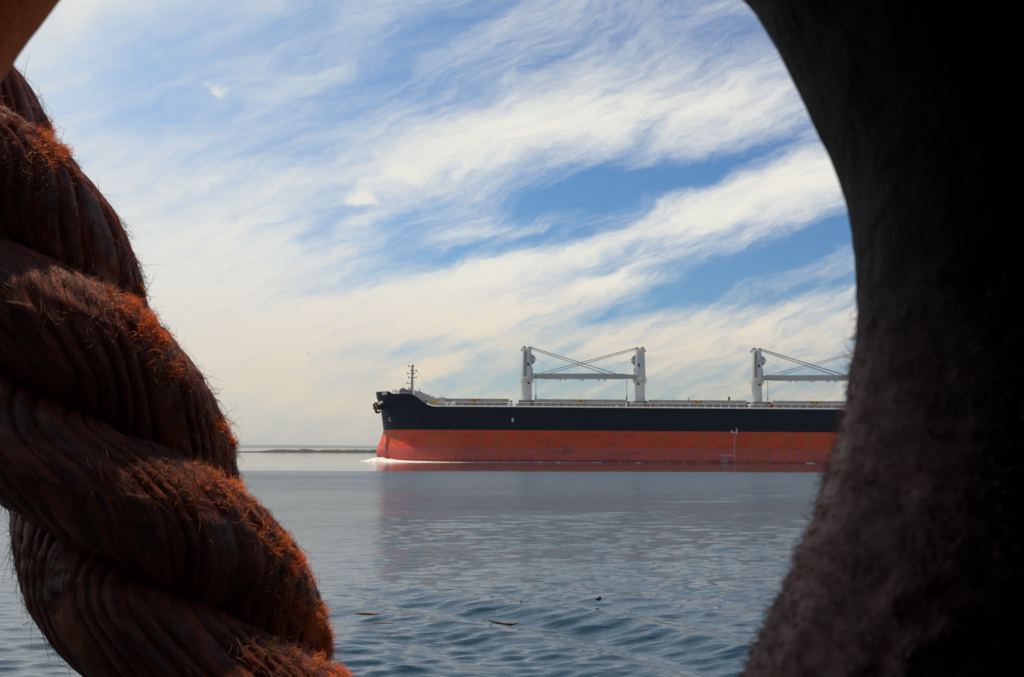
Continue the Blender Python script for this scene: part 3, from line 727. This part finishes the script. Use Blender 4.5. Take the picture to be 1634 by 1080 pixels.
def build_opening():
    outl = [(95, 0), (138, -48), (260, -150), (430, -225), (640, -258), (860, -235), (1040, -150), (1185, 0), (1215, 40), (1245, 90), (1272, 140), (1297, 195), (1322, 245), (1342, 300), (1354, 350), (1362, 420), (1366, 490),
            (1361, 560), (1352, 620), (1340, 690), (1325, 760), (1301, 820), (1276, 880), (1246, 950), (1215, 1015), (1180, 1080), (1090, 1230), (920, 1370), (680, 1450), (420, 1400), (120, 1330), (-90, 1100), (-190, 820), (-190, 540), (-120, 330), (-60, 215), (0, 135), (45, 68)]
    # rays meet the plate; push out so that the lip's own silhouette lands on the outline
    uv = []
    for px, py in outl:
        d = ray(px, py); s = (PC - Vector((0, 0, CAMZ))).dot(Nn) / d.dot(Nn); p = d * s
        uv.append((p.dot(E), p.z, d))
    C = Vector((sum(a for a, b, d in uv) / len(uv), sum(b for a, b, d in uv) / len(uv)))
    n = len(uv); pts = []
    for i in range(n):
        a, b, d = uv[i]; pa, pb = uv[i - 1], uv[(i + 1) % n]
        tx, ty = pb[0] - pa[0], pb[1] - pa[1]; L = math.hypot(tx, ty); o2 = Vector((-ty / L, tx / L))
        if o2.dot(Vector((a, b)) - C) < 0: o2 = -o2
        do, dn = d.dot(E) * o2.x + d.z * o2.y, d.dot(Nn)
        # ellipse section RL x RN seen along (do, dn): half width across the view
        ln = math.hypot(do, dn); wx, wn = dn / ln, -do / ln
        k = math.hypot(RL * wx, RN * wn) / abs(wx)
        pts.append((a + o2.x * k, b + o2.y * k))
    # resample as a closed Catmull-Rom
    S_ = 24; loop = []
    for i in range(n):
        p0, p1, p2, p3 = (np.array(pts[(i + j) % n]) for j in (-1, 0, 1, 2))
        for s in np.linspace(0, 1, S_, endpoint=False):
            loop.append(.5 * ((2 * p1) + (-p0 + p2) * s + (2 * p0 - 5 * p1 + 4 * p2 - p3) * s * s + (-p0 + 3 * p1 - 3 * p2 + p3) * s ** 3))
    loop = np.array(loop)
    ln = np.r_[0, np.cumsum(np.linalg.norm(np.diff(np.vstack([loop, loop[:1]]), axis=0), axis=1))]
    NS = 900; q = np.linspace(0, ln[-1], NS, endpoint=False); cl = np.vstack([loop, loop[:1]])
    loop = np.stack([np.interp(q, ln, cl[:, 0]), np.interp(q, ln, cl[:, 1])], 1)
    for _ in range(8): loop = (np.roll(loop, 1, 0) + 2 * loop + np.roll(loop, -1, 0)) / 4
    tg = np.roll(loop, -1, 0) - np.roll(loop, 1, 0); tg /= np.linalg.norm(tg, axis=1)[:, None]
    on = np.stack([-tg[:, 1], tg[:, 0]], 1); sgn = np.sign(((loop - np.array(C)) * on).sum(1).mean()); on *= sgn
    own = empty('ship_side', PC)
    tag(own, 'dark rusty oval fairlead framing the view in black ship plating', 'fairlead')
    NT_ = 110; V = np.zeros((NS, NT_, 3)); e = np.array(E); nn = np.array(Nn); up = np.array(UP)
    for j in range(NT_):
        a = 2 * math.pi * j / NT_
        r = loop - on * (RL * math.cos(a)); V[:, j] = r[:, :1] * e + r[:, 1:] * up + nn * (RN * math.sin(a) + NF) - np.array(PC - Vector((0, 0, CAMZ)))
        off = -on * math.cos(a)
        nrm = off[:, :1] * e + off[:, 1:] * up + nn * math.sin(a)
        base = V[:, j].copy()
        for i in range(NS):
            p = base[i]; h = .0005 * mnoise.noise((p[0] * 32, p[1] * 32, p[2] * 32)) + (.0003 + .0020 * min(1, max(0, .3 - p[2] * 5))) * mnoise.noise((p[0] * 85, p[1] * 85, p[2] * 85)) + (.0002 + .0022 * min(1, max(0, .3 - p[2] * 5))) * mnoise.noise((p[0] * 230, p[1] * 230, p[2] * 230))
            V[i, j] = base[i] + nrm[i] * h
    # closed both ways
    idx = np.arange(NS * NT_).reshape(NS, NT_)
    quad = np.stack([idx, np.roll(idx, -1, 0), np.roll(np.roll(idx, -1, 0), -1, 1), np.roll(idx, -1, 1)], -1).reshape(-1, 4)
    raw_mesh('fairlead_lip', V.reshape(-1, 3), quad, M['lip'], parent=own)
    # short fibres rubbed into the lower part of the lip by years of rope
    P = V.reshape(-1, 3); NV = np.cross(np.roll(V, -1, 0) - np.roll(V, 1, 0), np.roll(V, -1, 1) - np.roll(V, 1, 1)).reshape(-1, 3); NV /= np.linalg.norm(NV, axis=1)[:, None]
    cen = np.repeat((V.mean(1))[:, None], NT_, 1).reshape(-1, 3); NV *= np.sign(((P - cen) * NV).sum(1))[:, None]
    inn = np.tile(np.cos(2 * math.pi * np.arange(NT_) / NT_), NS); wts = np.clip(inn + .35, 0, None) * np.clip((.04 - P[:, 2]) / .06, 0, 1) * (P @ e > 0)
    idx = rng.choice(len(P), 9000, p=wts / wts.sum()); n_ = len(idx); segs = 5
    L = rng.uniform(.0015, .0050, (n_, 1)); nr = NV[idx]; d = nr * rng.uniform(.1, 1.0, (n_, 1)) + np.array((0, 0, -.5)) + rng.normal(0, .6, (n_, 3)); d /= np.linalg.norm(d, axis=1)[:, None]
    p = P[idx] + rng.normal(0, .0004, (n_, 3)); rad = rng.uniform(.00010, .00024, (n_, 1)); rows = []
    for k in range(segs):
        a_ = np.cross(d, nr + .01); a_ /= np.linalg.norm(a_, axis=1)[:, None]; b_ = np.cross(d, a_); rr = rad * (1 - .75 * k / (segs - 1))
        rows.append(np.stack([p + rr * (a_ * math.cos(q * 2.0944) + b_ * math.sin(q * 2.0944)) for q in range(3)], 1)); p = p + d * (L / segs); d = d + rng.normal(0, .4, (n_, 3)); d /= np.linalg.norm(d, axis=1)[:, None]
    HV = np.stack(rows, 1).reshape(-1, 3); b0 = (np.arange(n_) * segs * 3)[:, None, None, None]; s0 = (np.arange(segs - 1) * 3)[None, :, None, None]; q = np.arange(3)[None, None, :, None]; q2 = (q + 1) % 3
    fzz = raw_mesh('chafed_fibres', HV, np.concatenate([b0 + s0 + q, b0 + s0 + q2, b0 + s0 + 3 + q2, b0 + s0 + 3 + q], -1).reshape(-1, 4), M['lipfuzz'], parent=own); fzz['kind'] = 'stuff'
    # plating: rings of quads from the lip's centre line out to a rectangle
    b = MB(); x0, x1, z0, z1 = -7.0, 5.0, -4.6, BTOP
    c0 = np.array(C); th = .012
    step = 10; L2 = loop[::step]; m = len(L2)
    for i in range(m):
        d = L2[i] - c0; ks = []
        ks.append((x1 - c0[0]) / d[0] if d[0] > 0 else (x0 - c0[0]) / d[0]); ks.append((z1 - c0[1]) / d[1] if d[1] > 0 else (z0 - c0[1]) / d[1])
        far = c0 + d * min(ks)
        for p in (L2[i], far):
            for s in (-th, th): v = e * p[0] + up * p[1] + nn * (s + NF) - np.array(PC - Vector((0, 0, CAMZ))); b.v.append(tuple(v))
    for i in range(m):
        a = i * 4; c = ((i + 1) % m) * 4
        b.f += [(a, c, c + 2, a + 2), (a + 1, a + 3, c + 3, c + 1), (a + 2, c + 2, c + 3, a + 3), (a, a + 1, c + 1, c)]
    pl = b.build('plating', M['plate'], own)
    # compartment: floor, ceiling, back and side bulkheads
    def wall(name, lo, hi):
        w = MB(); w.box(lo, hi)
        w.v = [tuple(np.array(v[0] * E + (v[1] + NF) * Nn + v[2] * UP) - np.array(PC - Vector((0, 0, CAMZ)))) for v in w.v]
        w.build(name, M['plate'], own)
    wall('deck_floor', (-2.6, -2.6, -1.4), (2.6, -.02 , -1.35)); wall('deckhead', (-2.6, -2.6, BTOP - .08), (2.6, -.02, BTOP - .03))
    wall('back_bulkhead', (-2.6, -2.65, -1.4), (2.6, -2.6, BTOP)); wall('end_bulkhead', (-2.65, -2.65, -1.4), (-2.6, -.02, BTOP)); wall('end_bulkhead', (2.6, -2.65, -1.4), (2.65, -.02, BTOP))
    return own
own = build_opening()

# ------------------------------------------------------------------ the mooring rope
ROPE_Y = .97
def rope_fn(t, b):
    uv = t.add('ShaderNodeTexCoord').outputs['UV']
    o = t.add('ShaderNodeTexCoord').outputs['Object']
    fib = t.noise(t.mapping(uv, scale=(34, 4.5, 1)), 1, 6, .65, .4)
    fib2 = t.noise(t.mapping(uv, scale=(120, 10, 1)), 1, 4, .65, .3)
    blot = t.noise(o, 26, 6, .6)
    col = t.mix(t.ss(fib, .3, .7), (.035, .006, .002), (.33, .060, .011))
    col = t.mix(t.ss(blot, .5, .68, 0, .55), col, (.075, .042, .032))
    t.put(b.inputs['Base Color'], col); b.inputs['Roughness'].default_value = .5
    b.inputs['Subsurface Weight'].default_value = .5; b.inputs['Subsurface Radius'].default_value = (1, .18, .05); b.inputs['Subsurface Scale'].default_value = .014
    bump(t, b, t.math('ADD', fib, t.math('MULTIPLY', fib2, .5)), .9, .0035)
M['rope'] = mat('orange_rope', rope_fn)
def fuzz(c1, c2):
  def fn(t, b):
    o = t.add('ShaderNodeTexCoord').outputs['Object']; n = t.noise(o, 40, 3, .5)
    c = t.mix(t.ss(n, .35, .65), c1, c2)
    t.put(b.inputs['Base Color'], c); b.inputs['Roughness'].default_value = .5
    tr = t.add('ShaderNodeBsdfTranslucent'); t.put(tr.inputs['Color'], c); mx = t.add('ShaderNodeMixShader'); mx.inputs[0].default_value = .45
    t.l.new(b.outputs[0], mx.inputs[1]); t.l.new(tr.outputs[0], mx.inputs[2]); t.l.new(mx.outputs[0], t.n['Material Output'].inputs[0])
  return fn
M['fuzz'] = mat('sunlit_orange_fibre', fuzz((.92, .27, .05), (.95, .42, .13)))  # high orange albedo imitates sun on tufts along the rope's right rim
M['fuzzd'] = mat('weathered_fibre', fuzz((.22, .055, .018), (.36, .16, .09)))
def build_rope():
    root = empty('mooring_rope', at(175, 752, ROPE_Y))
    tag(root, 'thick frayed orange three strand rope hanging across the left of the opening', 'rope')
    O = np.array(root.location); A0 = np.array(at(-77, 282, ROPE_Y)); A1 = np.array(at(313, 1012, ROPE_Y + .01))
    tl = math.hypot(390, 730); ax = A1 - A0; m_per = np.linalg.norm(ax) / tl; ax /= np.linalg.norm(ax)
    view = np.array(ray(175, 752)); e2 = -view + ax * view.dot(ax); e2 /= np.linalg.norm(e2); e1 = np.cross(e2, ax)
    if e1[0] < 0: e1 = -e1
    R0 = 196 * m_per; PITCHPX = 945.0
    Ns, Nt = 1000, 320
    tt = np.linspace(-330, 1440, Ns)
    def axis(t): return A0 + ax * ((t - 212) * m_per)[..., None] + e1 * (-(np.clip(330 - t, 0, None) / 500) ** 2 * .05)[..., None]
    def strand(k, t):
        ph = -2 * math.pi * (t - 410) / PITCHPX + 2 * math.pi * k / 3
        er = np.cos(ph)[..., None] * e1 + np.sin(ph)[..., None] * e2
        rh = .545 * R0 * (1 + .03 * np.sin(t / 90. + k * 2))
        return axis(t) + er * rh[..., None], er
    surf = []
    for k in range(3):
        c, er = strand(k, tt); T = np.gradient(c, axis=0); T /= np.linalg.norm(T, axis=1)[:, None]
        N = er - T * (er * T).sum(1)[:, None]; N /= np.linalg.norm(N, axis=1)[:, None]; B = np.cross(T, N)
        th = np.linspace(0, 2 * math.pi, Nt, endpoint=False)
        ny = 14; om = YARN * 2 * math.pi / PITCHPX
        rs = .485 * R0
        TT, TH = np.meshgrid(tt, th, indexing='ij')
        wob = .55 * np.sin(TT / 83 + TH + k * 2) + .3 * np.sin(TT / 131 - TH * 3 + k) + .12 * np.sin(TT / 37 + TH * 2 + k * 3)
        q = TH + om * TT + wob * .35
        q = q + .16 * np.sin(3 * q + k) + .10 * np.sin(5 * q + 2 * k)
        cell = ny * q / (2 * math.pi)
        cc = cell - np.floor(cell + .5); rid = np.sqrt(np.clip(1 - (1.96 * cc) ** 2, 0, 1))    # round yarns, 0 in a groove
        yid = np.floor(cell + .5)
        yam = .55 + .45 * np.sin(yid * 12.9898 + k * 4.1) ** 2
        tw = np.cos(2 * math.pi * (TT / 30. + cc * 1.6 + yid * .37))                        # plies twisted within each yarn
        fine = .55 * tw + np.sin(q * 97 + 3 * np.sin(TT / 33)) * .25 + np.sin(q * 211 + 2 * np.sin(TT / 19 + q)) * .2
        lump = np.sin(TT / 70 + TH * 2 + k * 1.7) * .5 + np.sin(TT / 31 - TH * 3 + k) * .3
        clump = np.sin(TT / 11. + 5 * np.sin(TH * 2 + TT / 57)) * np.sin(TH * 9 + 3 * np.sin(TT / 37 + k)) * np.clip(.3 + np.sin(TT / 90 + TH * 2 + k * 2) , 0, 1)   # matted, broken yarn
        slack = np.sin(TT / 113 + yid * 2.1 + k) * .5 + np.sin(TT / 61 + yid * 5.3) * .35     # some yarns stand proud, some sink
        dep = .10 + .12 * np.clip(.5 + .6 * np.sin(TT / 140 + TH + k * 2.6) + .3 * np.sin(TT / 52 - TH * 2), 0, 1)
        r = rs * (1 - dep * (1 - rid) * yam + .022 * slack + .010 * fine + .024 * lump + .020 * clump)
        # strands are squeezed where they meet the others
        flat = 1 - .05 * np.clip(-np.cos(TH), 0, 1)
        r = r * flat
        P = c[:, None] + (np.cos(TH) * r)[..., None] * N[:, None] + (np.sin(TH) * r)[..., None] * B[:, None]
        V = P.reshape(-1, 3) - O
        uv = np.stack([(q / (2 * math.pi)), TT / 300.0], -1).reshape(-1, 2)
        grid_mesh('strand', V, Ns, Nt, M['rope'], True, uv, root)
        nrm = (np.cos(TH)[..., None] * N[:, None] + np.sin(TH)[..., None] * B[:, None])
        yd = np.gradient(P, axis=0) - (om / 1) * (tt[1] - tt[0]) * np.gradient(P, axis=1) / (th[1] - th[0]); yd /= np.linalg.norm(yd, axis=2)[..., None]
        surf.append((P, nrm, yd))
    # frayed fibres: thin curved three-sided hairs in tufts and scattered singly
    seeds = []
    Pc = np.concatenate([s[0].reshape(-1, 3) for s in surf]); Nc = np.concatenate([s[1].reshape(-1, 3) for s in surf]); Yc = np.concatenate([s[2].reshape(-1, 3) for s in surf])
    rad = np.array([np.linalg.norm(np.cross(Pc - A0, ax), axis=1)])[0]
    outer = rad > .80 * R0
    cm = np.array(CAMROT.transposed()); rel = (Pc - np.array((0, 0, CAMZ))) @ cm.T
    PX = 817 + F * rel[:, 0] / -rel[:, 2]; PY = 540 - F * rel[:, 1] / -rel[:, 2]
    facing = ((np.array((0, 0, CAMZ)) - Pc) * Nc).sum(1) > -.25 * np.linalg.norm(Pc - np.array((0, 0, CAMZ)), axis=1)
    ok = np.where(outer & facing & (PY > -60) & (PY < 1140))[0]
    segs = 7; HV = []; HQ = []
    hairs = []
    def unit(v): return v / (np.linalg.norm(v, axis=-1, keepdims=True) + 1e-12)
    def grow(name, idx, L0, L1, l0, l1, curl, material, r0=.00011, r1=.00028):
        n = len(idx); L = rng.uniform(L0, L1, (n, 1)); lift = rng.uniform(l0, l1, (n, 1)); r = rng.uniform(r0, r1, (n, 1))
        nr = Nc[idx]; d = unit(Yc[idx] * np.where(rng.random((n, 1)) < .75, 1, -1) + nr * lift + rng.normal(0, .10 + .5 * curl, (n, 3)))
        p = Pc[idx] - nr * .0006 - O; sp = rng.normal(0, curl, (n, 3)); rows = []
        for s in range(segs):
            a = unit(np.cross(d, nr + .01)); bb = np.cross(d, a); rr = r * (1 - .75 * s / (segs - 1))
            rows.append(np.stack([p + rr * (a * math.cos(q * 2.0944) + bb * math.sin(q * 2.0944)) for q in range(3)], 1))
            p = p + d * (L / segs); d = unit(d + sp * .45 + rng.normal(0, .05 + .4 * curl, (n, 3)) - nr * .06 * (1 - lift))
        V = np.stack(rows, 1).reshape(-1, 3)
        base = (np.arange(n) * segs * 3)[:, None, None, None]; sg_ = (np.arange(segs - 1) * 3)[None, :, None, None]; q = np.arange(3)[None, None, :, None]
        q2 = (q + 1) % 3
        Q = np.concatenate([base + sg_ + q, base + sg_ + q2, base + sg_ + 3 + q2, base + sg_ + 3 + q], -1).reshape(-1, 4)
        fz = raw_mesh(name, V, Q, material, parent=root); fz['kind'] = 'stuff'
    grow('loose_fibres', rng.choice(ok, 6500), .008, .034, -.04, .10, .10, M['fuzzd'])
    pm = np.sin(PX / 23. + 2 * np.sin(PY / 31.)) + np.sin(PY / 19. - PX / 41.) + .6 * np.sin(PX / 7. + PY / 9.); mt = ok[pm[ok] > .55]
    grow('matted_fibres', rng.choice(mt, 11000), .003, .011, .0, .55, 1.2, M['fuzzd'])
    grow('stray_fibres', rng.choice(ok, 1100), .008, .030, .05, .5, .6, M['fuzzd'])
    # (px, py, spread, count, bright): bright tufts carry sunlight in their colour, the others are weathered
    tufts = [(205, 492, 24, 420, 1), (232, 515, 26, 650, 1), (248, 540, 14, 160, 1), (245, 572, 28, 320, 0), (266, 588, 16, 200, 1), (95, 225, 18, 260, 1), (80, 245, 22, 300, 1), (110, 232, 14, 160, 1), (60, 315, 48, 460, 0), (18, 280, 28, 240, 0), (30, 210, 32, 200, 0),
             (290, 625, 32, 260, 0), (362, 690, 20, 220, 1), (350, 765, 28, 300, 1), (385, 778, 14, 200, 1), (445, 868, 22, 330, 1), (465, 900, 20, 260, 1), (485, 995, 34, 900, 1), (522, 1022, 30, 700, 1), (430, 1030, 36, 420, 0), (415, 965, 24, 220, 0), (548, 1065, 20, 320, 1),
             (515, 1000, 18, 300, 1), (170, 540, 40, 180, 0), (190, 440, 40, 180, 0), (130, 460, 50, 180, 0), (280, 770, 50, 220, 0), (300, 720, 45, 200, 0), (240, 710, 45, 150, 0), (75, 945, 24, 110, 0), (35, 770, 30, 90, 0)]
    for cx, cy, sg, n, br in tufts:
        # matted patches lie drawn out along the strand and are broken up by noise
        dx, dy = PX - cx, PY - cy; u_, v_ = dx * .75 + dy * .66, -dx * .66 + dy * .75
        d2 = (u_ / 1.9) ** 2 + v_ ** 2 + (sg ** 2) * .8 * (np.sin(PX / 7. + PY / 11.) + np.sin(PX / 4.3 - PY / 5.1)); cand = ok[(d2[ok] < (1.5 * sg) ** 2)]
        if not len(cand): continue
        w = np.exp(-d2[cand] / (2 * (sg * .6) ** 2)) + 1e-9; w /= w.sum()
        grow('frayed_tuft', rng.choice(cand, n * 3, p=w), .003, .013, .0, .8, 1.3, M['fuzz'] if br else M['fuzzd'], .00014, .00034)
YARN = -2.4
build_rope()

# ------------------------------------------------------------------ haze
hm = bpy.data.materials.new('haze_air'); hm.use_nodes = True; ht = NT(hm.node_tree); ht.n.clear()
ho = ht.add('ShaderNodeOutputMaterial'); pv = ht.add('ShaderNodeVolumePrincipled')
pv.inputs['Color'].default_value = (.86, .93, 1, 1); pv.inputs['Density'].default_value = 3.2e-5; pv.inputs['Anisotropy'].default_value = .2
ht.l.new(pv.outputs[0], ho.inputs['Volume'])
hb = MB(); hb.box((-29500, -3200, -1.6), (29500, 29500, 115)); hz = hb.build('haze', hm); hz['kind'] = 'stuff'
